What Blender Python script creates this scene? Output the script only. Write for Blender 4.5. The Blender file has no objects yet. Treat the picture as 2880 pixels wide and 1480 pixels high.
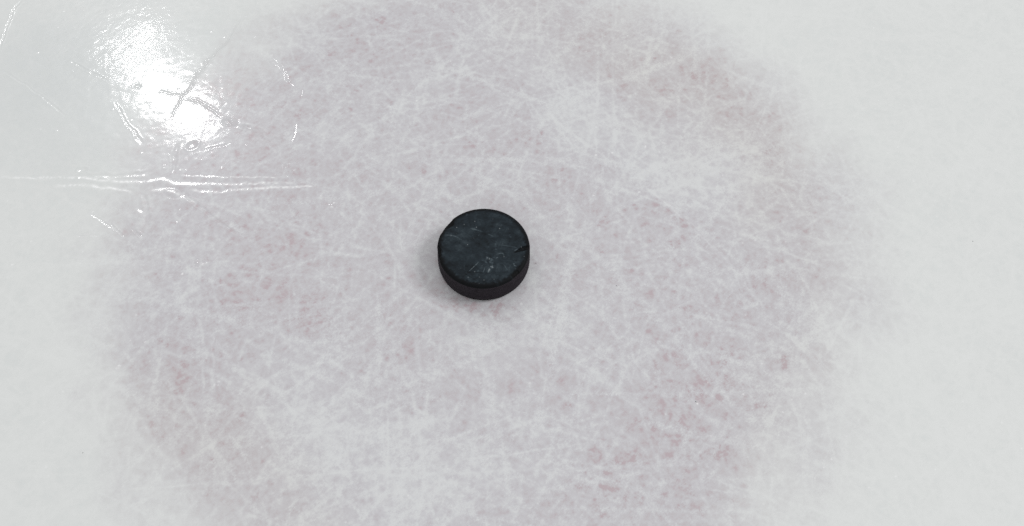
import bpy, math
import numpy as np

S = bpy.context.scene
COL = S.collection
RNG = np.random.default_rng(11)

# ------------------------------------------------------------------ camera
FOCAL = 36.0
PXW, PXH = 2880.0, 1480.0
F = FOCAL / 36.0 * PXW
A0, B0 = (1359.6 - 1440) / F, -(693.5 - 740) / F
PITCH = math.radians(59.2) + math.atan(B0)
FW = np.array([0, math.cos(PITCH), -math.sin(PITCH)])
UP = np.array([0, math.sin(PITCH), math.cos(PITCH)])
RT = np.array([1.0, 0, 0])
H_PUCK = 0.0254
R_PUCK = 0.0381
CAM = np.array([0, 0, H_PUCK]) - 0.0762 * F / 261.0 * (FW + A0 * RT + B0 * UP)


def on_plane(pts, z=0.0):
    """Photo points (2880 x 1480) -> metres on the horizontal plane z."""
    p = np.asarray(pts, float).reshape(-1, 2)
    d = FW + ((p[:, :1] - 1440) / F) * RT - ((p[:, 1:] - 740) / F) * UP
    return (CAM + d * ((z - CAM[2]) / d[:, 2:3]))[:, :2]


cd = bpy.data.cameras.new('camera')
cam = bpy.data.objects.new('camera', cd)
COL.objects.link(cam)
cd.lens = FOCAL
cd.sensor_width = 36
cd.clip_start = 0.01
cd.clip_end = 200
cam.location = CAM
cam.rotation_euler = (math.pi / 2 - PITCH, 0, 0)
S.camera = cam


# ------------------------------------------------------------------ helpers
def fnoise(shape, lx, ly, seed, ang=0.0):
    """Smooth random field, unit variance; lx, ly = feature size in cells."""
    g = np.random.default_rng(seed).standard_normal(shape)
    fy = np.fft.fftfreq(shape[0])[:, None]
    fx = np.fft.rfftfreq(shape[1])[None, :]
    c, s = math.cos(ang), math.sin(ang)
    u, v = fx * c + fy * s, -fx * s + fy * c
    k = np.exp(-((u * lx) ** 2 + (v * ly) ** 2) * 4.0)
    k[0, 0] = 0
    o = np.fft.irfft2(np.fft.rfft2(g) * k, s=shape)
    return o / o.std()


def blur(a, s):
    fy = np.fft.fftfreq(a.shape[0])[:, None]
    fx = np.fft.rfftfreq(a.shape[1])[None, :]
    k = np.exp(-2 * (math.pi * s) ** 2 * (fx ** 2 + fy ** 2))
    return np.fft.irfft2(np.fft.rfft2(a) * k, s=a.shape)


def sstep(a, b, x):
    t = np.clip((x - a) / (b - a), 0, 1)
    return t * t * (3 - 2 * t)


class Raster:
    def __init__(self, x0, x1, y0, y1, cell):
        self.x0, self.y0, self.c = x0, y0, cell
        self.nx = int(round((x1 - x0) / cell)) + 1
        self.ny = int(round((y1 - y0) / cell)) + 1
        self.shape = (self.ny, self.nx)
        self.xs = x0 + np.arange(self.nx) * cell
        self.ys = y0 + np.arange(self.ny) * cell
        self.X, self.Y = np.meshgrid(self.xs, self.ys)

    def splat(self, out, x, y, w):
        fx, fy = (x - self.x0) / self.c, (y - self.y0) / self.c
        ix, iy = np.floor(fx).astype(int), np.floor(fy).astype(int)
        ax, ay = fx - ix, fy - iy
        for dx, wx in ((0, 1 - ax), (1, ax)):
            for dy, wy in ((0, 1 - ay), (1, ay)):
                jx, jy = ix + dx, iy + dy
                ok = (jx >= 0) & (jx < self.nx) & (jy >= 0) & (jy < self.ny)
                idx = jy[ok] * self.nx + jx[ok]
                out += np.bincount(idx, (w * wx * wy)[ok], self.nx * self.ny).reshape(self.shape)

    def sample(self, a, x, y):
        fx = np.clip((x - self.x0) / self.c, 0, self.nx - 1.001)
        fy = np.clip((y - self.y0) / self.c, 0, self.ny - 1.001)
        ix, iy = fx.astype(int), fy.astype(int)
        ax, ay = fx - ix, fy - iy
        return ((a[iy, ix] * (1 - ax) + a[iy, ix + 1] * ax) * (1 - ay)
                + (a[iy + 1, ix] * (1 - ax) + a[iy + 1, ix + 1] * ax) * ay)

    def strokes(self, n, ang, length, sigma, amp, grain=1.0, rng=RNG, centre=None, bend=0.06):
        """n random powdery scratches: ang = list of (mean deg, spread deg, weight)."""
        m, s, w = np.array(ang, float).T
        k = rng.choice(len(m), n, p=w / w.sum())
        th = np.radians(m[k] + s[k] * rng.standard_normal(n))
        L = rng.uniform(*length, n) ** 1.0
        sg = rng.uniform(*sigma, n)
        am = rng.uniform(*amp, n)
        if centre is None:
            cx = rng.uniform(self.x0 - .05, self.xs[-1] + .05, n)
            cy = rng.uniform(self.y0 - .05, self.ys[-1] + .05, n)
        else:
            cx, cy = centre(n)
        cnt = np.maximum(8, (grain * L * (2.5 * sg + self.c) / self.c ** 2)).astype(int)
        i = np.repeat(np.arange(n), cnt)
        u = rng.uniform(-.5, .5, len(i))
        ph = rng.uniform(0, 6.28, (n, 3))
        mod = 0.75 + .25 * np.sin(u * 9 + ph[i, 0]) + .25 * np.sin(u * 23 + ph[i, 1]) + .2 * np.sin(u * 51 + ph[i, 2])
        mod = np.clip(mod, 0, None) * np.clip((.5 - np.abs(u)) * 6, 0, 1)
        b = rng.normal(0, bend, n)
        lat = rng.standard_normal(len(i)) * sg[i] + b[i] * L[i] * (u * u * 4 - .33) * .5
        al = u * L[i]
        x = cx[i] + al * np.cos(th[i]) - lat * np.sin(th[i])
        y = cy[i] + al * np.sin(th[i]) + lat * np.cos(th[i])
        wt = am[i] * sg[i] * 2.507 * L[i] / cnt[i] / self.c ** 2 * mod
        out = np.zeros(self.shape)
        for a in range(0, len(i), 2000000):
            q = slice(a, a + 2000000)
            self.splat(out, x[q], y[q], wt[q])
        return out

    def dist(self, pts, reach):
        """Signed distance to a polyline (and the arc fraction), inside its box only."""
        p = np.asarray(pts)
        D = np.full(self.shape, 9.0)
        U = np.zeros(self.shape)
        seg = np.hypot(*np.diff(p, axis=0).T)
        cum = np.r_[0, np.cumsum(seg)]
        for k in range(len(p) - 1):
            a, b = p[k], p[k + 1]
            lo, hi = np.minimum(a, b) - reach, np.maximum(a, b) + reach
            i0, i1 = np.clip(np.searchsorted(self.xs, [lo[0], hi[0]]), 0, self.nx)
            j0, j1 = np.clip(np.searchsorted(self.ys, [lo[1], hi[1]]), 0, self.ny)
            if i1 <= i0 or j1 <= j0:
                continue
            X, Y = self.X[j0:j1, i0:i1], self.Y[j0:j1, i0:i1]
            d = b - a
            t = np.clip(((X - a[0]) * d[0] + (Y - a[1]) * d[1]) / (d @ d), 0, 1)
            ex, ey = X - a[0] - t * d[0], Y - a[1] - t * d[1]
            r = np.hypot(ex, ey) * np.where(d[0] * ey - d[1] * ex >= 0, 1, -1)
            sub = D[j0:j1, i0:i1]
            m = np.abs(r) < np.abs(sub)
            sub[m] = r[m]
            U[j0:j1, i0:i1][m] = ((cum[k] + t * seg[k]) / cum[-1])[m]
        return D, U

    def poly(self, pts, soft):
        p = np.asarray(pts)
        inside = np.zeros(self.shape, bool)
        for a, b in zip(p, np.roll(p, -1, 0)):
            if a[1] == b[1]:
                continue
            c = ((a[1] > self.Y) != (b[1] > self.Y)) & (
                self.X < (b[0] - a[0]) * (self.Y - a[1]) / (b[1] - a[1]) + a[0])
            inside ^= c
        return blur(inside.astype(float), soft / self.c)


def smooth_line(pts, step=0.004):
    """Catmull-Rom through the points."""
    p = np.asarray(pts, float)
    if len(p) < 3:
        n = max(2, int(np.hypot(*(p[1] - p[0])) / step))
        return p[0] + (p[1] - p[0]) * np.linspace(0, 1, n)[:, None]
    q = np.vstack([2 * p[0] - p[1], p, 2 * p[-1] - p[-2]])
    out = []
    for k in range(1, len(q) - 2):
        n = max(2, int(np.hypot(*(q[k + 1] - q[k])) / step))
        t = np.linspace(0, 1, n, endpoint=False)[:, None]
        out.append(.5 * (2 * q[k] + (q[k + 1] - q[k - 1]) * t
                         + (2 * q[k - 1] - 5 * q[k] + 4 * q[k + 1] - q[k + 2]) * t ** 2
                         + (3 * q[k] - q[k - 1] - 3 * q[k + 1] + q[k + 2]) * t ** 3))
    out.append(p[-1:])
    return np.vstack(out)


def quad_mesh(name, co, quads, attrs=None, tris=None):
    me = bpy.data.meshes.new(name)
    me.vertices.add(len(co))
    me.vertices.foreach_set('co', np.ascontiguousarray(co, dtype=np.float32).ravel())
    loops = quads.ravel()
    starts = np.arange(len(quads)) * 4
    if tris is not None and len(tris):
        starts = np.r_[starts, len(loops) + np.arange(len(tris)) * 3]
        loops = np.r_[loops, tris.ravel()]
    me.loops.add(len(loops))
    me.loops.foreach_set('vertex_index', loops.astype(np.int32))
    me.polygons.add(len(starts))
    me.polygons.foreach_set('loop_start', starts.astype(np.int32))
    me.update(calc_edges=True)
    me.validate()
    me.polygons.foreach_set('use_smooth', np.ones(len(me.polygons), bool))
    for k, v in (attrs or {}).items():
        a = me.attributes.new(k, 'FLOAT', 'POINT')
        a.data.foreach_set('value', np.ascontiguousarray(v, dtype=np.float32).ravel())
    me.update()
    return me


def grid_quads(ny, nx, wrap=False):
    j, i = np.meshgrid(np.arange(ny - 1), np.arange(nx if wrap else nx - 1), indexing='ij')
    i2 = (i + 1) % nx
    return np.stack([j * nx + i, j * nx + i2, (j + 1) * nx + i2, (j + 1) * nx + i], -1).reshape(-1, 4)


def link(name, me, mat, parent=None):
    o = bpy.data.objects.new(name, me)
    COL.objects.link(o)
    if mat:
        me.materials.append(mat)
    o.parent = parent
    return o


class NT:
    def __init__(self, name):
        self.m = bpy.data.materials.new(name)
        self.m.use_nodes = True
        self.t = self.m.node_tree
        self.b = self.t.nodes['Principled BSDF']

    def n(self, kind, inp=None, **props):
        x = self.t.nodes.new(kind)
        for k, v in props.items():
            setattr(x, k, v)
        for k, v in (inp or {}).items():
            if isinstance(v, bpy.types.NodeSocket):
                self.t.links.new(v, x.inputs[k])
            else:
                x.inputs[k].default_value = v
        return x

    def attr(self, name):
        return self.n('ShaderNodeAttribute', attribute_name=name).outputs['Fac']

    def math(self, op, a, b=0.0, c=0.0, clamp=False):
        return self.n('ShaderNodeMath', {0: a, 1: b, 2: c}, operation=op, use_clamp=clamp).outputs[0]

    def mix(self, f, a, b):
        x = self.n('ShaderNodeMix', data_type='RGBA')
        for k, v in ((0, f), (6, a), (7, b)):
            if isinstance(v, bpy.types.NodeSocket):
                self.t.links.new(v, x.inputs[k])
            else:
                x.inputs[k].default_value = v if k == 0 else (*v, 1)
        return x.outputs[2]

    def ramp(self, f, stops):
        x = self.n('ShaderNodeValToRGB', {0: f})
        e = x.color_ramp.elements
        while len(e) < len(stops):
            e.new(0.5)
        for k, (p, c) in enumerate(stops):
            e[k].position = p
            e[k].color = (*c, 1)
        return x.outputs[0]

    def set(self, **kw):
        for k, v in kw.items():
            k = k.replace('_', ' ')
            if isinstance(v, bpy.types.NodeSocket):
                self.t.links.new(v, self.b.inputs[k])
            else:
                self.b.inputs[k].default_value = v


# ------------------------------------------------------------------ the ice sheet
ICE = Raster(-0.53, 0.58, -0.29, 0.35, 0.0006)
mm = 0.001 / ICE.c                      # cells per millimetre
X, Y = ICE.X, ICE.Y

# directions of the skate marks, on the ice (degrees, spread, weight)
DIRS = [(3, 22, 1.9), (30, 20, 2.0), (-38, 18, 2.3), (-12, 18, 1.0), (88, 18, 2.2), (60, 20, 1.9), (-65, 20, 1.7)]
wide = ICE.strokes(70, DIRS, (.08, .30), (.0035, .009), (.15, .38), grain=.5)
mid = ICE.strokes(330, DIRS, (.09, .36), (.0010, .0026), (.30, .85), grain=.8, bend=.05)
short = ICE.strokes(5200, DIRS, (.02, .11), (.0005, .0013), (.25, .75), grain=.9, bend=.05)
fine = ICE.strokes(2600, DIRS, (.03, .24), (.0003, .0007), (.25, .95), grain=1.0, bend=.03)
long = ICE.strokes(190, DIRS, (.15, .60), (.0003, .0007), (.5, 1.1), grain=1.0, bend=.02)
hair = ICE.strokes(30000, DIRS, (.006, .034), (.00025, .0006), (.2, .8), grain=1.0, bend=.1)

# marks that can be picked out in the photograph
MARKS = [  # (points, half width mm, strength)
    ([(563, 690), (566, 900), (570, 1200), (560, 1390)], 1.2, .8),
    ([(1102, 320), (1106, 560), (1110, 800), (1092, 1180), (1088, 1470)], 1.1, .75),
    ([(1684, 0), (1680, 320), (1660, 600)], 1.6, .7),
    ([(1490, 270), (1640, 400), (1840, 545), (2010, 700), (2150, 860), (2390, 1130)], 1.5, .8),
    ([(1630, 490), (1890, 582), (2190, 700), (2500, 820)], 1.4, .7),
    ([(553, 1030), (707, 1124), (777, 1260), (850, 1400)], 2.0, .8),
    ([(200, 1386), (713, 1348), (1200, 1307), (1800, 1230)], 1.0, .9),
    ([(318, 1089), (400, 1242), (483, 1407)], 1.8, .6),
    ([(777, 1270), (1200, 1190), (1640, 1080), (1990, 930)], 5.0, .55),
    ([(460, 1000), (424, 1110), (420, 1180)], 1.8, .6),
    ([(1795, 950), (1890, 1057), (1970, 1150), (2120, 1300)], 1.7, .8),
    ([(1630, 1195), (1754, 1262), (1890, 1400)], 1.5, .9),
    ([(2140, 851), (2242, 960), (2334, 1072)], 1.3, .9),
    ([(1980, 1340), (2165, 1396), (2400, 1470)], 1.2, .8),
    ([(2400, 840), (2314, 1016)], 1.2, .8),
    ([(1600, 1077), (1890, 950), (2200, 820)], 2.2, .7),
    ([(1940, 1160), (2160, 1220), (2420, 1130)], 3.0, .55),
    ([(1700, 330), (1960, 310), (2200, 250)], 2.5, .5),
    ([(1510, 260), (1640, 470), (1660, 640), (1640, 700)], 1.2, .8),
    ([(1700, 110), (1900, 240), (2080, 460)], 1.4, .5),
    ([(720, 330), (1000, 270), (1300, 200), (1500, 120)], 2.0, .6),
    ([(870, 760), (1000, 640), (1130, 540), (1330, 420)], 2.0, .6),
    ([(560, 560), (800, 650), (1130, 720), (1220, 735)], 1.6, .7),
    ([(820, 700), (1000, 720), (1110, 705)], 2.2, .8),
    ([(330, 770), (620, 760), (1090, 790)], 1.2, .6),
    ([(1500, 800), (1560, 700), (1640, 640)], 2.0, .7),
    ([(1500, 690), (1680, 640), (1930, 560)], 1.5, .6),
    ([(1020, 450), (1180, 420), (1420, 330)], 2.0, .6),
    ([(1640, 620), (1800, 560), (2100, 460), (2300, 440)], 2.5, .55),
    ([(1100, 900), (1300, 960), (1560, 970)], 4.0, .6),
    ([(1560, 850), (1640, 1000), (1700, 1200), (1740, 1400)], 1.5, .5),
    ([(1250, 870), (1130, 1000), (900, 1130), (700, 1180)], 3.5, .6),
    ([(2180, 640), (2260, 900), (2240, 1200)], 1.4, .45),
]
mk = np.zeros(ICE.shape)
wob = fnoise(ICE.shape, 14 * mm, 14 * mm, 5) * .0006
brk = .55 + .45 * np.clip(fnoise(ICE.shape, 16 * mm, 16 * mm, 6), -1, 1.5)
grit = 1 + .35 * fnoise(ICE.shape, .8 * mm, .8 * mm, 7)
for pts, w, a in MARKS:
    D, U = ICE.dist(smooth_line(on_plane(pts)), w * .004)
    D = (D + wob) / (w * .00062)
    mk += a * np.exp(-.5 * D * D) * np.clip(U * 8, 0, 1) * np.clip((1 - U) * 8, 0, 1) * brk * np.clip(grit, .2, 2)

# broad veils of snow (photo px, radius px, amount): positive whiter, negative clearer
VEIL = [(1480, 110, 95, .7), 
        (2150, 610, 120, .4), 
        (1290, 1400, 150, .6), (980, 1400, 150, .5), (1360, 930, 120, .5), (1440, 990, 120, .6), (1590, 900, 120, .45), (1010, 490, 110, .3),
        (1180, 640, 90, .35), (1600, 720, 110, .35), (2060, 1400, 200, .5), (1240, 240, 110, .35), (1800, 900, 120, .3), (700, 1400, 200, .5),
        (1960, 1000, 200, -.35), (2010, 1270, 170, -.6), (1720, 1370, 150, -.55), (500, 900, 180, -.5),
        (460, 680, 160, -.5), (800, 540, 190, -.5), (780, 300, 150, -.5), (1000, 100, 170, -.5), (1880, 190, 150, -.6), (2080, 330, 120, -.5),
        (2150, 480, 120, -.4), (1900, 680, 140, -.45), (840, 850, 130, -.5), (520, 1150, 130, -.5), (620, 1290, 110, -.5), (2180, 900, 190, -.5),
        (1150, 900, 120, -.35), (1330, 1430, 110, -.4), (1330, 380, 160, -.35), (1500, 430, 120, -.3), (1150, 820, 90, -.4),
        (330, 260, 330, -1.0), (120, 120, 300, -.7), (120, 480, 240, -.6)]
vl = np.zeros(ICE.shape)
warp = fnoise(ICE.shape, 40 * mm, 40 * mm, 8), fnoise(ICE.shape, 40 * mm, 40 * mm, 9)
for px, py, r, a in VEIL:
    c = on_plane([(px, py)])[0]
    rr = r * .000296
    vl += a * np.exp(-(((X - c[0] + warp[0] * .012) / rr) ** 2 + ((Y - c[1] + warp[1] * .010) / (rr * 1.05)) ** 2))

for pts, wd, a in [([(1450, 110), (1560, 230), (1680, 320), (1900, 460), (2160, 590)], .034, 2.6), ([(680, 900), (780, 1060), (980, 1230), (1250, 1390), (1450, 1480)], .028, 1.35)]:
    D, U = ICE.dist(smooth_line(on_plane(pts)), .10)
    vl += a * np.exp(-((D + warp[0] * .006) / wd) ** 2) * sstep(-.02, .3, U) * sstep(-.02, .35, 1 - U)

# small clear windows where the red paint shows (px, half length, half width, tilt deg, amount)
WIN = [(2208, 1012, 36, 22, 20, 1.2), (2005, 1275, 40, 24, 10, .9), (2020, 1090, 90, 40, 15, .45), (1745, 1385, 60, 26, -15, .9),
       (1680, 1352, 45, 20, 0, .7), (1515, 385, 30, 16, 15, .9), (1560, 512, 30, 14, 10, .6), (1900, 685, 30, 13, 20, .8),
       (1830, 545, 34, 11, -50, .8), (1915, 620, 40, 14, -45, .7), (827, 615, 30, 16, 20, .8), (975, 300, 34, 20, 70, .7),
       (1085, 308, 16, 9, 30, .9), (1205, 175, 16, 11, 30, .8), (1285, 200, 26, 14, 40, .6), (430, 775, 28, 14, 10, .8),
       (610, 800, 30, 14, 15, .7), (612, 1297, 26, 13, 10, .9), (860, 918, 45, 24, 20, .8), (1168, 1118, 34, 26, 40, .7),
       (1945, 215, 26, 12, 10, .8), (1835, 165, 44, 14, 0, .6), (780, 295, 26, 16, 20, .7), (700, 300, 22, 14, 0, .5),
       (855, 325, 30, 16, 15, .8), (600, 250, 20, 11, 0, .4), (1390, 872, 44, 14, 0, .9), (1470, 800, 20, 26, 50, .6),
       (1370, 860, 110, 24, 0, .5), (1260, 838, 26, 16, -40, .8), (1320, 870, 40, 12, 10, .7), (2160, 430, 55, 22, 10, .6), (2190, 470, 30, 12, 30, .6),
       (2050, 230, 14, 8, 0, .7), (1940, 250, 16, 8, 0, .7), (1845, 1080, 26, 12, 25, .7), (1700, 625, 24, 16, 0, .7),
       (1800, 590, 20, 14, 0, .7), (1710, 1300, 26, 12, 30, .6), (1795, 1290, 30, 14, -30, .7), (1690, 1430, 24, 12, -50, .9),
       (450, 370, 18, 10, 0, .4), (720, 1000, 24, 12, 0, .5), (660, 1155, 40, 18, 0, .5), (730, 1390, 24, 12, 40, .8),
       (2060, 990, 26, 12, -20, .9), (2140, 1140, 40, 10, 10, .7), (1270, 50, 40, 16, 0, .5), (1060, 60, 36, 16, 0, .4),
       (930, 150, 20, 14, 30, .5), (1010, 250, 14, 10, 0, .5), (920, 255, 14, 9, 30, .5), (1390, 185, 14, 9, 30, .6),
       (1480, 395, 12, 8, 0, .6), (1000, 590, 24, 14, 0, .4), (880, 650, 20, 12, 0, .5), (1130, 130, 34, 12, 0, .3)]
wn = np.zeros(ICE.shape)
rag = fnoise(ICE.shape, 3.0 * mm, 2.2 * mm, 12, .3), fnoise(ICE.shape, 3.0 * mm, 2.2 * mm, 13, .3)
for px, py, l, w, t, a in WIN:
    c = on_plane([(px, py)])[0]
    ct, st = math.cos(math.radians(t)), math.sin(math.radians(t))
    ex, ey = X - c[0] + rag[0] * .0022, Y - c[1] + rag[1] * .0022
    wn += a * np.exp(-((ex * ct + ey * st) / (l * .00030)) ** 2 - ((-ex * st + ey * ct) / (w * .00033)) ** 2)

SPOT_C = on_plane([(1356, 690)])[0]
large = .6 * fnoise(ICE.shape, 55 * mm, 50 * mm, 1) + .4 * fnoise(ICE.shape, 20 * mm, 20 * mm, 2)
blob = fnoise(ICE.shape, 3.2 * mm, 3.4 * mm, 3, .25)
blob2 = fnoise(ICE.shape, 6.5 * mm, 5.5 * mm, 14, -.75)
fib = fnoise(ICE.shape, 2.6 * mm, .8 * mm, 4, .5) + fnoise(ICE.shape, 2.6 * mm, .8 * mm, 15, -.8) + fnoise(ICE.shape, .9 * mm, .8 * mm, 16)
dens = .45 * wide + .45 * mid + .42 * short + blur(.36 * fine + .26 * hair + .40 * long, 1.1) + .54 * mk
dens *= 1 - .70 * np.exp(-(((X - on_plane([(330, 260)])[0, 0]) / .14) ** 2 + ((Y - on_plane([(330, 260)])[0, 1]) / .12) ** 2))
gl = on_plane([(270, 210)])[0]
glaze = np.exp(-(((X - gl[0] + warp[0] * .01) / .12) ** 2 + ((Y - gl[1] + warp[1] * .01) / .095) ** 2)) * (1 - .35 * np.clip(dens, 0, 1.5))
cover = 1 - np.exp(-dens)
clear = .47 + 1.18 * (.02 + cover.mean() - cover) + .075 * large - .15 * vl
clear += .27 * np.clip(wn * (1 + .13 * fib + .15 * blob), 0, 1.3) * (1.1 - .7 * cover)
clear += .075 * np.clip(blob, -1, 2.5) + .035 * np.clip(blob2, -1, 2.5) + .030 * fib
clear = np.clip(np.where(clear < .28, .28 * np.exp((clear - .28) / .28), clear), 0, 1.2)

rs = np.hypot(X - SPOT_C[0], Y - SPOT_C[1]) + .006 * fnoise(ICE.shape, 30 * mm, 30 * mm, 17) + .003 * fnoise(ICE.shape, 8 * mm, 8 * mm, 18)
spot = 1 - sstep(.262, .366, rs)

# the paint has yellowed along parts of its edge
tan = np.zeros(ICE.shape)
for px, py, r, a in [(1420, 40, 150, .5), (1640, 90, 130, .7), (1820, 170, 140, .9), (1980, 270, 140, 1), (2110, 400, 140, 1), (2180, 560, 130, .8),
                     (2300, 760, 150, .5), (2330, 1000, 150, .5), (2240, 1250, 150, .5), (480, 1150, 140, .6), (600, 1290, 140, .6), (820, 1420, 150, .5)]:
    c = on_plane([(px, py)])[0]
    rr = r * .000296
    tan += a * np.exp(-((X - c[0] + warp[0] * .012) / rr) ** 2 - ((Y - c[1] + warp[1] * .010) / (rr * 1.05)) ** 2)
tan = .7 * np.clip(tan, 0, 1)

# relief, metres
mic = fnoise(ICE.shape, 3.4 * mm, 2.6 * mm, 20, .55)
und = fnoise(ICE.shape, 9 * mm, 7 * mm, 21)
slow = fnoise(ICE.shape, 28 * mm, 24 * mm, 22)
grit = np.ones(ICE.shape)
for px, py, r, a in [(385, 114, 110, .5), (476, 215, 60, .5), (528, 344, 75, .7), (700, 560, 300, .3)]:
    c = on_plane([(px, py)])[0]
    rr = r * .000296
    grit *= 1 - a * np.exp(-(((X - c[0] + warp[0] * .004) / rr) ** 2 + ((Y - c[1] + warp[1] * .004) / rr) ** 2) ** 2)
z = grit * (.75e-5 * mic + 1.2e-5 * und) + 1.3e-5 * slow
jag = fnoise(ICE.shape, 5 * mm, 5 * mm, 23) * .0003 + fnoise(ICE.shape, 14 * mm, 14 * mm, 24) * .0010


def k4(p):
    return [(x / 2.862, 440 + y / 2.862) for x, y in p]


def k2(p):
    return [(x / 1.742, y / 1.742) for x, y in p]


RUTS = [  # (points, half width m, depth m)
    (k4([(560, 150), (900, 150), (1180, 135), (1240, 100)]), .0032, 1.2e-4),
    (k2([(1225, 40), (1150, 150), (1050, 270), (960, 390), (905, 470), (860, 530), (830, 600)]), .0017, 2.2e-4),
    (k2([(905, 480), (980, 505), (1050, 550), (1090, 580)]), .0022, 1.5e-4),
    (k2([(1165, 610), (1230, 640), (1320, 675), (1420, 705)]), .0040, 1.7e-4),
    (k2([(1445, 600), (1432, 660), (1420, 700)]), .0012, 1.4e-4),
    (k2([(905, 470), (850, 465), (770, 450)]), .0018, 1.2e-4),
    (k2([(560, 500), (620, 600), (690, 710)]), .0016, 1.3e-4),
    (k2([(340, 300), (430, 345), (530, 390)]), .0018, 1.1e-4),
    (k2([(110, 0), (60, 90), (30, 160), (8, 240)]), .0016, 2.6e-4),
    (k2([(0, 340), (100, 410), (240, 500), (330, 570)]), .0016, .9e-4),
    (k2([(880, 700), (860, 780), (850, 850)]), .0030, 1.4e-4),
    (k2([(690, 940), (720, 990), (715, 1080), (690, 1130)]), .0040, 1.2e-4),
    (k2([(900, 935), (940, 985), (1030, 1050), (1190, 1165)]), .0022, 1.8e-4),
    (k2([(540, 1095), (570, 1125), (610, 1160)]), .0014, 3.0e-4),
    (k2([(650, 1120), (670, 1140), (700, 1165)]), .0014, 3.0e-4),
    (k2([(380, 1155), (480, 1155)]), .0012, 2.0e-4),
    (k2([(450, 1040), (500, 1080), (560, 1125)]), .0012, 2.0e-4),
    (k2([(1330, 285), (1380, 340), (1410, 385), (1440, 430)]), .0013, 2.6e-4),
    (k2([(1480, 440), (1470, 480)]), .0010, 2.0e-4),
    (k2([(1405, 800), (1408, 870)]), .0012, 2.0e-4),
    (k2([(1130, 705), (1060, 720), (1000, 735)]), .0016, 1.2e-4),
    ([(1830, 530), (1960, 650), (2060, 750)], .0016, 1.0e-4),
    ([(2240, 945), (2340, 1060), (2400, 1120)], .0014, 1.2e-4),
    ([(604, 940), (596, 1040)], .0012, 1.2e-4),
]
snow_sheen = np.zeros(ICE.shape)
mic2 = fnoise(ICE.shape, 1.6 * mm, 1.4 * mm, 28)
grain = np.clip(.55 + .45 * fnoise(ICE.shape, 1.6 * mm, 1.0 * mm, 27), 0, 1.5)
for pts, w, dep, *lip in RUTS:
    D, U = ICE.dist(smooth_line(on_plane(pts), .003), w * 4.5)
    if not lip:
        w, dep = w * .78, dep * .62
    D = (D + jag) / (w * .55)
    env = np.clip(U * 7, 0, 1) * np.clip((1 - U) * 7, 0, 1)
    z += 1.35 * dep * env * (-np.exp(-.5 * D ** 2) + (lip[0] if lip else .45) * np.exp(-.5 * ((np.abs(D) - 2.2) / .7) ** 2)) * (np.abs(D) < 7)
    z += (1.7e-5 if lip else .8e-5) * mic2 * env * np.exp(-((np.abs(D) - 1.3) / .9) ** 2)
    snow_sheen += (.50 if lip else .12) * env * grain * np.exp(-((np.abs(D) - 2.0) / .8) ** 2)  # pale lips: lamp sheen painted into the colour
    z += .6e-5 * mic * env * np.exp(-(D / 3) ** 2)
STEPS = [  # low banks that fall away from the camera side: points, half width m, slope
    (k4([(-60, 158), (100, 160), (600, 180), (1000, 200), (1180, 187), (1310, 182), (1450, 215), (1900, 222), (2150, 215), (2500, 208)]), .0015, .046),
    (k4([(420, 238), (560, 245), (750, 240), (1000, 265), (1090, 290)]), .0014, .046),
    (k4([(1190, 266), (1320, 257), (1400, 282), (1500, 325), (1580, 375)]), .0017, .050),
    (k4([(1500, 266), (1750, 285), (1900, 266), (2200, 255), (2600, 244)]), .0015, .046),
    (k4([(1410, 142), (1600, 158), (2300, 165)]), .0007, .040)]
fade = np.clip(np.abs(X - on_plane([(470, 500)])[0, 0]) / .07, .12, 1)
wig = fnoise(ICE.shape, 7 * mm, 7 * mm, 29) * .0004 + fnoise(ICE.shape, 20 * mm, 20 * mm, 30) * .0006
for pts, w, sl in STEPS:
    D, U = ICE.dist(smooth_line(on_plane(pts), .003), .022)
    D = D + wig
    env = np.clip(U * 9, 0, 1) * np.clip((1 - U) * 9, 0, 1)
    z -= sl * w * env * np.tanh(D / w) * np.exp(-(D / .006) ** 2) * (1 + .15 * und)
    z += 1.3e-5 * mic2 * env * fade * np.exp(-(D / w / 1.2) ** 2)
    snow_sheen += .6 * env * grain * np.exp(-(D / w / .9) ** 2)  # white line along each bank carries the lamp's sheen as colour
PITS = [  # (photo px, half length m, half width m, tilt, depth)
    (k2([(1112, 596)])[0], .0052, .0034, -22, 2.6e-4), (k2([(945, 710)])[0], .0060, .0046, 40, 2.2e-4),
    (k2([(412, 828)])[0], .0040, .0030, 0, 1.6e-4), (k2([(1195, 628)])[0], .0046, .0028, -20, 2.0e-4),
    (k2([(1012, 300)])[0], .0042, .0014, 55, 1.8e-4), (k2([(972, 350)])[0], .0034, .0013, 55, 1.8e-4),
    (k2([(1640, 1000)])[0], .0040, .0032, 20, -3.0e-4), (k2([(680, 420)])[0], .0040, .0030, 0, 1.4e-4),
    ((553, 742), .003, .003, 0, -2.5e-4), (k2([(1150, 605)])[0], .0028, .0030, 0, -1.6e-4),
    (k2([(840, 945)])[0], .0080, .0040, -20, -1.6e-4), (k2([(670, 1060)])[0], .0070, .0050, -50, -1.5e-4)]
for (px, py), l, w, t, dep in PITS:
    c = on_plane([(px, py)])[0]
    ct, st = math.cos(math.radians(t)), math.sin(math.radians(t))
    ex, ey = X - c[0] + jag * .6, Y - c[1] + jag * .6
    q = np.sqrt(((ex * ct + ey * st) / l) ** 2 + ((-ex * st + ey * ct) / w) ** 2)
    z += dep * (-(1 - sstep(.35, 1.0, q)) + .35 * np.exp(-((q - 1.2) / .22) ** 2))
# scratches are shallow furrows as well
z -= 1.2e-5 * np.clip(blur(fine, 1.0), 0, 2) + 2e-5 * np.clip(mk, 0, 1.5)
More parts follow.
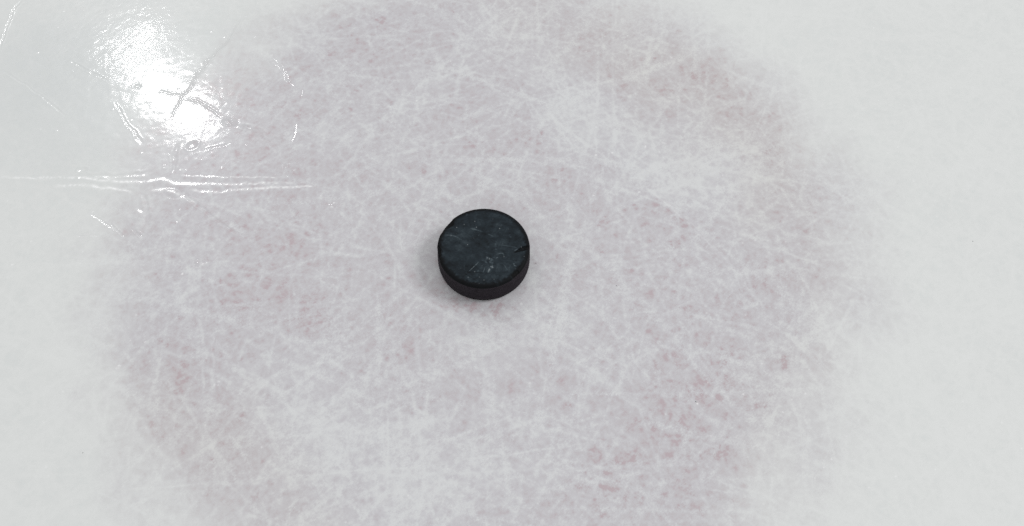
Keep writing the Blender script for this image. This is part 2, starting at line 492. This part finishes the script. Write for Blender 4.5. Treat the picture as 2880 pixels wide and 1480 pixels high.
# tiny loose crystals of snow
loose = np.zeros(ICE.shape)
n = 900
ICE.splat(loose, RNG.uniform(ICE.x0, ICE.xs[-1], n), RNG.uniform(ICE.y0, ICE.ys[-1], n), RNG.uniform(.2, 1, n) ** 3)
flake = k2([(1640, 995), (1625, 1015), (640, 230), (185, 260), (375, 318), (275, 640), (60, 1298)]) + [
    (337, 1030), (331, 1036), (616, 1074), (607, 1082), (575, 742), (570, 745), (513, 771), (2000, 1228), (1962, 1135),
    (1676, 437), (1720, 430), (1816, 413), (1868, 402), (2090, 1110), (1890, 163), (1374, 172), (1172, 284), (1670, 550), (1800, 540)]
fl = on_plane(flake)
for k in range(4):
    ICE.splat(loose, fl[:, 0] + RNG.normal(0, .0007, len(fl)), fl[:, 1] + RNG.normal(0, .0004, len(fl)), RNG.uniform(.2, .9, len(fl)))
loose = np.clip(blur(loose, .55) * 2.0, 0, 1)
snow_sheen = np.clip(snow_sheen + loose, 0, 1)
z += loose * 2.5e-4

edge = np.minimum(np.minimum(X - ICE.x0, ICE.xs[-1] - X), np.minimum(Y - ICE.y0, ICE.ys[-1] - Y))
z *= sstep(0, .02, edge)

# the fine patch sits in one sheet that goes on, ever coarser, in all directions


def stretch(a0, a1, far):
    g = [.0006]
    while sum(g) < far:
        g.append(g[-1] * 1.10)
    s = np.cumsum(g)
    return (a0 - s)[::-1], a1 + s


lx, hx = stretch(ICE.xs[0], ICE.xs[-1], 14)
ly, hy = stretch(ICE.ys[0], ICE.ys[-1], 14)
gx, gy = np.r_[lx, ICE.xs, hx], np.r_[ly, ICE.ys, hy]


def fold(n, lo, hi):
    i = np.r_[np.arange(1, lo + 1)[::-1] * 7, np.arange(n), n - 1 - np.arange(1, hi + 1) * 7]
    return np.clip(i, 0, n - 1)


ii, jj = fold(ICE.nx, len(lx), len(hx)), fold(ICE.ny, len(ly), len(hy))
pick = lambda a: a[np.ix_(jj, ii)]
inner = np.zeros((len(gy), len(gx)), bool)
inner[len(ly):len(ly) + ICE.ny, len(lx):len(lx) + ICE.nx] = True
GX, GY = np.meshgrid(gx, gy)
Z = np.where(inner, pick(z), 0)
SP = np.where(inner, pick(spot), 1 - sstep(.262, .366, np.hypot(GX - SPOT_C[0], GY - SPOT_C[1])))
me = quad_mesh('ice', np.stack([GX, GY, Z], -1).reshape(-1, 3), grid_quads(len(gy), len(gx)),
               {'clear': pick(clear), 'spot': SP, 'tan': np.where(inner, pick(tan), 0), 'glaze': np.where(inner, pick(glaze), 0), 'grit': pick(grit), 'snow_sheen': np.where(inner, pick(snow_sheen), 0)})

m = NT('frosted_ice')
geo = m.n('ShaderNodeNewGeometry').outputs['Position']
clr, spt, snw_sheen = m.attr('clear'), m.attr('spot'), m.attr('snow_sheen')
n1 = m.n('ShaderNodeTexNoise', {'Vector': geo, 'Scale': 900.0, 'Detail': 3.0, 'Roughness': .6}).outputs['Fac']
c1 = m.math('ADD', clr, m.math('MULTIPLY', m.math('SUBTRACT', n1, .5), .16), clamp=True)
white = m.ramp(c1, [(0.0, (.720, .736, .728)), (.5, (.703, .719, .710)), (1.0, (.672, .692, .685))])
red = m.ramp(c1, [(0.0, (.672, .685, .690)), (.25, (.606, .609, .624)), (.50, (.562, .555, .578)), (.68, (.538, .524, .546)), (.86, (.515, .482, .503)), (1.0, (.482, .410, .434))])
rim = m.mix(m.attr('tan'), (1, 1, 1), (1.0, .982, .945))
red = m.n('ShaderNodeMix', {0: 1.0, 6: red, 7: rim}, data_type='RGBA', blend_type='MULTIPLY').outputs[2]
col = m.mix(spt, white, red)
col = m.mix(m.math('MULTIPLY', m.attr('glaze'), .75), col, (.615, .640, .640))
col = m.mix(snw_sheen, col, (.88, .89, .89))  # loose crystals, plus the sheen painted along ruts and banks
n2 = m.n('ShaderNodeTexNoise', {'Vector': geo, 'Scale': 480.0, 'Detail': 2.5, 'Roughness': .65}).outputs['Fac']
bump = m.n('ShaderNodeBump', {'Height': n2, 'Strength': 1.0, 'Distance': m.math('MULTIPLY', m.attr('grit'), .000008)}).outputs['Normal']
m.set(Base_Color=col, Roughness=.25, IOR=1.31, Specular_IOR_Level=.42, Normal=bump, Coat_Weight=1.0, Coat_IOR=1.31, Coat_Roughness=.076, Coat_Normal=bump)
ice = link('ice', me, m.m)
ice['kind'] = 'structure'

# ------------------------------------------------------------------ the puck
TOP = Raster(-.040, .040, -.040, .040, .00016)
tm = .001 / TOP.c


def z6(p):
    return on_plane([(1280 + x / 13.24, 720 + y / 13.24) for x, y in p], H_PUCK)


def z2(p):
    return on_plane([(1360 + x / 6.62, 640 + y / 6.62) for x, y in p], H_PUCK)


def z3(p):
    return on_plane([(1220 + x / 8.83, 570 + y / 8.83) for x, y in p], H_PUCK)


rough = fnoise(TOP.shape, 1.2 * tm, 1.2 * tm, 40)
CHIPS = [
    (z2([(560, 470), (650, 400), (720, 352), (800, 342), (900, 335), (900, 400), (810, 400), (740, 432), (660, 445)]), .0017, .0003),
    (z2([(515, 890), (560, 815), (600, 800), (650, 800), (665, 830), (700, 900), (600, 960), (540, 925)]), .0010, .0002),
    (z3([(120, 780), (230, 620), (330, 470), (455, 395), (490, 470), (490, 545), (400, 610), (250, 680)]), .0017, .0007),
    (z3([(-40, 1080), (140, 1070), (178, 1180), (182, 1324), (172, 1420), (-40, 1420)]), .0016, .0003),
    (z6([(395, 900), (440, 890), (460, 920), (420, 940)]), .0004, .0001),
    (z6([(1240, 105), (1320, 120), (1300, 145), (1230, 140)]), .0004, .0001),
]
dip = np.zeros(TOP.shape)
for p, d, s in CHIPS:
    dip += d * TOP.poly(p, s) * (1 + .10 * rough)
fresh = np.clip(dip / .0008, 0, 1)

R2 = np.random.default_rng(5)
ANY = [(10, 25, 2), (60, 30, 1), (-40, 20, 1.5), (95, 25, 1)]
scr = TOP.strokes(420, ANY, (.004, .035), (.00012, .0003), (.1, .5), rng=R2)
hairs = TOP.strokes(2600, ANY, (.0012, .007), (.00012, .0003), (.1, .55), rng=R2, bend=.2)
cloud = .55 * fnoise(TOP.shape, 9 * tm, 6 * tm, 31, .3) + .45 * fnoise(TOP.shape, 3.5 * tm, 2.4 * tm, 32, -.4) + .35 * fnoise(TOP.shape, 1.1 * tm, .8 * tm, 33)
scuff = .43 + .105 * cloud + .20 * np.clip(scr, 0, 1.2) + .18 * np.clip(hairs * np.clip(.6 + cloud, 0, 1.5), 0, 1.2)


def draw(p, w, a, soft=1.0):
    D, U = TOP.dist(smooth_line(p, .0008), w * 4)
    g = np.exp(-.5 * (D / w) ** 2) * np.clip(U * 6, 0, 1) * np.clip((1 - U) * 6, 0, 1)
    return a * g * (1 + .3 * rough)


cut = np.zeros(TOP.shape)
for p, w, a in [
        ([(490, 592), (640, 460), (900, 205)], .00016, .9), ([(335, 310), (340, 560)], .00014, .45),
        ([(1300, 460), (1260, 545), (1215, 632)], .00045, .8), ([(1110, 410), (1075, 540), (1020, 632)], .00022, .45),
        ([(1520, 95), (1600, 40)], .0003, .5), ([(1290, 400), (1420, 375)], .00045, .7), ([(1340, 430), (1430, 425)], .0004, .8),
        ([(830, 590), (880, 520)], .0002, .4), ([(1590, 760), (1610, 690)], .0003, .3), ([(2160, 300), (2230, 295)], .0004, .7),
        ([(2180, 350), (2300, 390)], .0003, .6), ([(1800, 290), (1880, 420), (1960, 560)], .0003, .35),
        ([(1480, 995), (1560, 990), (1640, 1003)], .00035, .9), ([(1640, 1003), (1800, 950), (1950, 860)], .00022, .5),
        ([(2040, 785), (2085, 740), (2095, 680)], .0003, .7)]:
    scuff += draw(z6(p), w, a)
for p, w, a in [([(650, 805), (690, 755), (722, 705)], .0004, .9), ([(250, 490), (300, 482), (360, 485), (380, 540)], .00035, .6),
                ([(330, 330), (480, 350), (640, 380)], .00025, .3), ([(80, 120), (190, 170)], .0003, .5), ([(570, 440), (640, 400)], .0003, .6),
                ([(220, 280), (230, 430)], .0004, .35), ([(650, 400), (655, 430)], .0003, .8), ([(470, 130), (520, 190)], .0006, .4)]:
    scuff += draw(z2(p), w, a)
for p, w, a in [([(240, 700), (400, 640), (520, 590)], .0002, .5), ([(220, 800), (420, 815), (560, 850), (720, 940)], .0002, .5),
                ([(1100, 830), (1150, 770)], .0002, .6), ([(880, 630), (1220, 720)], .0004, .5), ([(840, 310), (800, 250)], .0003, .4)]:
    scuff += draw(z3(p), w, a)
for p, w, a in [([(300, 575), (600, 605), (1000, 635), (1520, 642)], .00016, 1.0), ([(290, 605), (420, 690), (600, 800), (800, 925)], .00022, .8),
                ([(390, 690), (300, 770), (275, 850)], .00014, .6), ([(1230, 10), (1380, 85), (1490, 130)], .00018, 1.0), ([(1960, 140), (2340, 190)], .0005, .5)]:
    cut += np.clip(draw(z6(p), w, a), 0, 1)
pt = TOP.poly(z6([(1150, 10), (1260, 30), (1420, 90), (1430, 260), (1385, 335), (1310, 285), (1080, 250), (1140, 150)]), .0003)
scuff += pt * (.28 + .16 * rough + .25 * np.clip(hairs, 0, 1))
pt = TOP.poly(z6([(1640, 230), (1800, 300), (1970, 570), (1800, 560), (1700, 420)]), .0012)
scuff += pt * .14
pt = TOP.poly(z6([(400, 690), (560, 790), (620, 900), (480, 960), (330, 860)]), .0010)
scuff += pt * .16
dots = z6([(1195, 75), (485, 800), (905, 785), (1450, 865), (895, 1040), (730, 590), (1075, 895), (1275, 110), (1820, 30)])
dots = np.vstack([dots, z2([(755, 537), (300, 20), (702, 358)]), z3([(430, 815), (1060, 612), (1020, 465), (570, 615), (840, 1045), (755, 545)])])
white = np.zeros(TOP.shape)
TOP.splat(white, dots[:, 0], dots[:, 1], R2.uniform(.3, 1, len(dots)))
nd = 14
ra, rr = R2.uniform(0, 6.28, nd), .036 * np.sqrt(R2.uniform(0, 1, nd))
TOP.splat(white, rr * np.cos(ra), rr * np.sin(ra), R2.uniform(.02, .35, nd))
white = np.clip(blur(white, 1.2) * 6.0, 0, .75)
scuff = np.clip(scuff, 0, 1.6) * (1 - .8 * fresh) * (1 - .75 * np.clip(cut, 0, 1))
relief = -.00012 * np.clip(cut, 0, 1) + .000018 * rough + .00006 * fnoise(TOP.shape, 5 * tm, 5 * tm, 35) + .00010 * white

# lathe: rings from the middle of the top, over the rounded rim, down the core to the middle of the underside
NSEG = 720
RIM = .0027
flat = R_PUCK - RIM
prof = [(r, H_PUCK, 0.) for r in np.linspace(.0004, flat, 150)]
for a in np.linspace(0, 90, 16)[1:]:
    a = math.radians(a)
    prof.append((flat + RIM * math.sin(a), H_PUCK - RIM + RIM * math.cos(a), a))
prof += [(R_PUCK - .0004, H_PUCK - RIM - .0003, 1.6), (R_PUCK - .0004, .0050, 1.6), (R_PUCK, .0047, 1.7)]
for a in np.linspace(0, 90, 12):
    a = math.radians(a)
    prof.append((R_PUCK - .0034 + .0034 * math.cos(a), .0046 - .0044 * math.sin(a), 1.7))
prof += [(.02, .0002, 3.1), (.0004, .0002, 3.1)]
prof = np.array(prof)
th = np.arange(NSEG) / NSEG * 2 * math.pi
PR, PT = prof[:, 0][:, None], th[None, :]
px, py = PR * np.cos(PT), PR * np.sin(PT)
pz = np.repeat(prof[:, 1][:, None], NSEG, 1)
upper = (pz > .012)
d = TOP.sample(dip, px, py) * upper
rl = TOP.sample(relief, px, py) * (prof[:, 2][:, None] < .5)
pull = 1 - np.where(upper & (prof[:, 2][:, None] > .2), d * .42 / R_PUCK * np.sin(np.minimum(prof[:, 2][:, None], 1.57)), 0)
px, py = px * pull, py * pull
pz = pz - d * np.cos(np.minimum(prof[:, 2][:, None], 1.5)) ** .5 * .9 + rl
nr = len(prof)
q = grid_quads(nr, NSEG, True)[:, ::-1]
co = np.vstack([np.stack([px, py, pz], -1).reshape(-1, 3), [[0, 0, pz[0].mean()], [0, 0, .0002]]])
c0, c1_ = nr * NSEG, nr * NSEG + 1
k = np.arange(NSEG)
tris = np.vstack([np.stack([np.full(NSEG, c0), k, (k + 1) % NSEG], -1),
                  np.stack([np.full(NSEG, c1_), (nr - 1) * NSEG + (k + 1) % NSEG, (nr - 1) * NSEG + k], -1)])
rx, ry = np.minimum(PR, flat + .0004) * np.cos(PT), np.minimum(PR, flat + .0004) * np.sin(PT)
rimf = 1 - sstep(flat - .0026, flat + .0010, np.repeat(PR, NSEG, 1) + .0005 * TOP.sample(rough, rx, ry))
at = lambda a: np.r_[a.ravel(), a[0].mean(), 0]
body = quad_mesh('body', co, q, {
    'scuff': at(TOP.sample(scuff, rx, ry) * (.12 + .88 * rimf) * upper), 'white': at(TOP.sample(white, px, py) * rimf * upper),
    'fresh': at(TOP.sample(fresh, px, py) * upper)}, tris)

m = NT('worn_rubber')
geo = m.n('ShaderNodeNewGeometry').outputs['Position']
ng = m.n('ShaderNodeTexNoise', {'Vector': geo, 'Scale': 2600.0, 'Detail': 2.0}).outputs['Fac']
sf = m.math('ADD', m.attr('scuff'), m.math('MULTIPLY', m.math('SUBTRACT', ng, .5), .22))
sf = m.math('MULTIPLY', sf, .74, clamp=True)
col = m.ramp(sf, [(0.0, (.0022, .0022, .0026)), (.16, (.0075, .0102, .013)), (.36, (.0170, .0248, .0312)), (.70, (.052, .070, .081)), (1.0, (.15, .17, .18))])
col = m.mix(m.math('MULTIPLY', m.attr('white'), .8), col, (.75, .8, .82))
bump = m.n('ShaderNodeBump', {'Height': ng, 'Strength': .5, 'Distance': .00006}).outputs['Normal']
m.set(Base_Color=col, Roughness=.62, Specular_IOR_Level=.12, Normal=bump)
RUBBER = m.m

puck = bpy.data.objects.new('hockey_puck', None)
COL.objects.link(puck)
puck.empty_display_size = .02
puck['label'] = 'black rubber hockey puck with chipped rim, lying on the scratched white ice'
puck['category'] = 'hockey puck'
link('body', body, RUBBER, puck)

# knurled band round the side: diamonds about 0.8 mm across, smooth where the moulded marks sit
NA, NZ = 1240, 100
zb = np.linspace(.0046, H_PUCK - RIM + .0001, NZ)
ab = np.arange(NA) / NA * 2 * math.pi
AZ, AA = np.meshgrid(zb, ab, indexing='ij')
tri = lambda t: np.abs((t % 1) - .5) * 2
u1 = AA * 300 / (2 * math.pi) + AZ / .00110
u2 = AA * 300 / (2 * math.pi) - AZ / .00110
kn = np.minimum(tri(u1), tri(u2))
MARK_AT = [(math.radians(219), .0118, .0062, .0034), (math.radians(-41), .0128, .0058, .0034)]
keep = np.ones_like(AZ)
for a, zc, hw, hh in MARK_AT:
    da = ((AA - a + math.pi) % (2 * math.pi) - math.pi) * R_PUCK
    keep *= sstep(.9, 1.1, np.hypot(da / hw, (AZ - zc) / hh))
soft = sstep(.0046, .0058, AZ) * (1 - sstep(H_PUCK - RIM - .0012, H_PUCK - RIM - .0001, AZ))
rad = R_PUCK + .00002 + .00034 * kn * keep * soft - .00025 * (1 - keep) * soft
bx_, by_ = rad * np.cos(AA), rad * np.sin(AA)
dd = TOP.sample(dip, np.clip(R_PUCK * np.cos(AA), -.0395, .0395), np.clip(R_PUCK * np.sin(AA), -.0395, .0395))
sh = dd * .42 * sstep(.012, H_PUCK - RIM, AZ)
rad = rad - sh
band = quad_mesh('knurled_band', np.stack([rad * np.cos(AA), rad * np.sin(AA), AZ], -1).reshape(-1, 3), grid_quads(NZ, NA, True))
m = NT('knurled_rubber')
geo = m.n('ShaderNodeNewGeometry').outputs['Position']
ng = m.n('ShaderNodeTexNoise', {'Vector': geo, 'Scale': 260.0, 'Detail': 4.0}).outputs['Fac']
col = m.ramp(ng, [(.3, (.0200, .0162, .0205)), (.7, (.0310, .0260, .0325))])
m.set(Base_Color=col, Roughness=.6, Specular_IOR_Level=.10)
link('knurled_band', band, m.m, puck)

# two small moulded marks on the side, worn past reading: an oval rim with slanting ribs
for a, zc, hw, hh in MARK_AT:
    V, Q = [], []

    def ridge(uv, w, h):
        uv = np.asarray(uv)
        t = np.gradient(uv, axis=0)
        t /= np.linalg.norm(t, axis=1)[:, None]
        nrm = np.stack([-t[:, 1], t[:, 0]], -1)
        b = len(V)
        for p, s in zip(uv, nrm):
            for o, hh_ in ((-w, -.0003), (-w * .5, h), (w * .5, h), (w, -.0003)):
                s_, zz = p + s * o
                r = R_PUCK - .00022 + hh_
                V.append((r * math.cos(a + s_ / R_PUCK), r * math.sin(a + s_ / R_PUCK), zc + zz))
        for i in range(len(uv) - 1):
            for j in range(3):
                Q.append((b + i * 4 + j, b + i * 4 + j + 1, b + i * 4 + j + 5, b + i * 4 + j + 4))
    t = np.linspace(0, 2 * math.pi, 60)
    ridge(np.stack([hw * .92 * np.cos(t), hh * .92 * np.sin(t)], -1), .00035, .00030)
    for s in (-.0030, -.0010, .0010, .0030):
        tt = np.linspace(-1, 1, 12)
        hl = hh * .62 * math.sqrt(1 - (s / hw) ** 2)
        ridge(np.stack([s + .0006 * tt + .0004 * np.sin(tt * 3), hl * tt], -1), .00035, .00026)
    link('moulded_mark', quad_mesh('moulded_mark', np.array(V), np.array(Q)), m.m, puck)

# crumbs of black rubber on the ice
m = NT('rubber_crumb')
m.set(Base_Color=(.012, .012, .013, 1), Roughness=.7)
for k, (px, py, sz, lab) in enumerate([
        (1507, 741, .00028, 'tiny black rubber crumb on the ice just right of the puck'),
        (1734, 804, .00026, 'tiny black rubber crumb on the painted spot, a few puck widths right of the puck'),
        (1957, 1130, .00030, 'tiny black rubber crumb near the pink patches at lower right of the painted spot'),
        (2736, 679, .00030, 'tiny black rubber crumb on plain white ice by the right edge of the picture'),
        (233, 1274, .00028, 'tiny black rubber crumb on plain white ice at the lower left')]):
    import bmesh
    bm = bmesh.new()
    bmesh.ops.create_icosphere(bm, subdivisions=2, radius=sz)
    for v in bm.verts:
        v.co *= 1 + .28 * math.sin(v.co.x / sz * 3.1 + k) * math.cos(v.co.y / sz * 2.7 + 2 * k)
        v.co.z *= .7
    cm = bpy.data.meshes.new('rubber_crumb')
    bm.to_mesh(cm)
    bm.free()
    o = link('rubber_crumb', cm, m.m)
    p = on_plane([(px, py)])[0]
    o.location = (p[0], p[1], sz * .5)
    o['label'], o['category'], o['group'] = lab, 'rubber crumb', 'black rubber crumbs scattered on the ice'

# ------------------------------------------------------------------ light: a rink hall with soft light from a bright ceiling and one lamp near enough to mirror in the ice
w = bpy.data.worlds.new('World')
S.world = w
w.use_nodes = True
nt = w.node_tree
bg = nt.nodes['Background']
tc = nt.nodes.new('ShaderNodeTexCoord')
sp = nt.nodes.new('ShaderNodeSeparateXYZ')
cr = nt.nodes.new('ShaderNodeValToRGB')
nt.links.new(tc.outputs['Generated'], sp.inputs[0])
nt.links.new(sp.outputs['Z'], cr.inputs[0])
nt.links.new(cr.outputs[0], bg.inputs['Color'])
e = cr.color_ramp.elements
e[0].position, e[0].color = 0.0, (.95, .95, .95, 1)
e[1].position, e[1].color = 1.0, (1.0, 1.0, 1.0, 1)
bg.inputs['Strength'].default_value = .700

LAMP_H = 8.0


def lamp(name, cpx, upx, hu, hv, radiance):
    """Rectangular lamp at ceiling height whose mirror image in flat ice is centred on a photo point."""
    def mirror(p):
        g = np.r_[on_plane([p])[0], 0]
        dv = g - CAM
        dv[2] = -dv[2]
        return (g + dv * LAMP_H / dv[2])[:2]
    c = mirror(cpx)
    u = np.array(upx) / np.hypot(*upx)
    v = np.array([-u[1], u[0]])
    du = mirror(np.array(cpx) + u * hu) - mirror(np.array(cpx) - u * hu)
    dv = mirror(np.array(cpx) + v * hv) - mirror(np.array(cpx) - v * hv)
    L = bpy.data.lights.new(name, 'AREA')
    L.shape = 'RECTANGLE'
    L.size, L.size_y = float(np.hypot(*du)), float(np.hypot(*dv))
    L.energy = radiance * math.pi * L.size * L.size_y
    o = bpy.data.objects.new(name, L)
    COL.objects.link(o)
    o.location = (c[0], c[1], LAMP_H)
    o.rotation_euler = (0, 0, math.atan2(du[1], du[0]))
    print('LAMP', c, L.size, L.size_y, L.energy)


lamp('ceiling_strip_lamp', (380, 132), (223, -175), 84, 13, 40)
lamp('ceiling_panel_lamp', (486, 280), (223, -165), 56, 106, 62)

L = bpy.data.lights.new('added_side_lamp', 'AREA')  # added lamp out of view, throws the soft shadow left of the puck
L.shape = 'SQUARE'
L.size = 3.0
L.energy = 400
o = bpy.data.objects.new('added_side_lamp', L)
COL.objects.link(o)
o.location = (7.5, .5, 8.0)
o.rotation_euler = (0, math.radians(40), 0)

# ------------------------------------------------------------------ render settings
S.render.engine = 'CYCLES'
S.view_settings.view_transform = 'Standard'
S.view_settings.look = 'None'
S.view_settings.exposure = 0
S.view_settings.gamma = 1
S.view_settings.use_curve_mapping = False
S.cycles.use_denoising = False
S.cycles.max_bounces = 6
S.cycles.diffuse_bounces = 3
S.cycles.glossy_bounces = 3
S.cycles.sample_clamp_indirect = 4
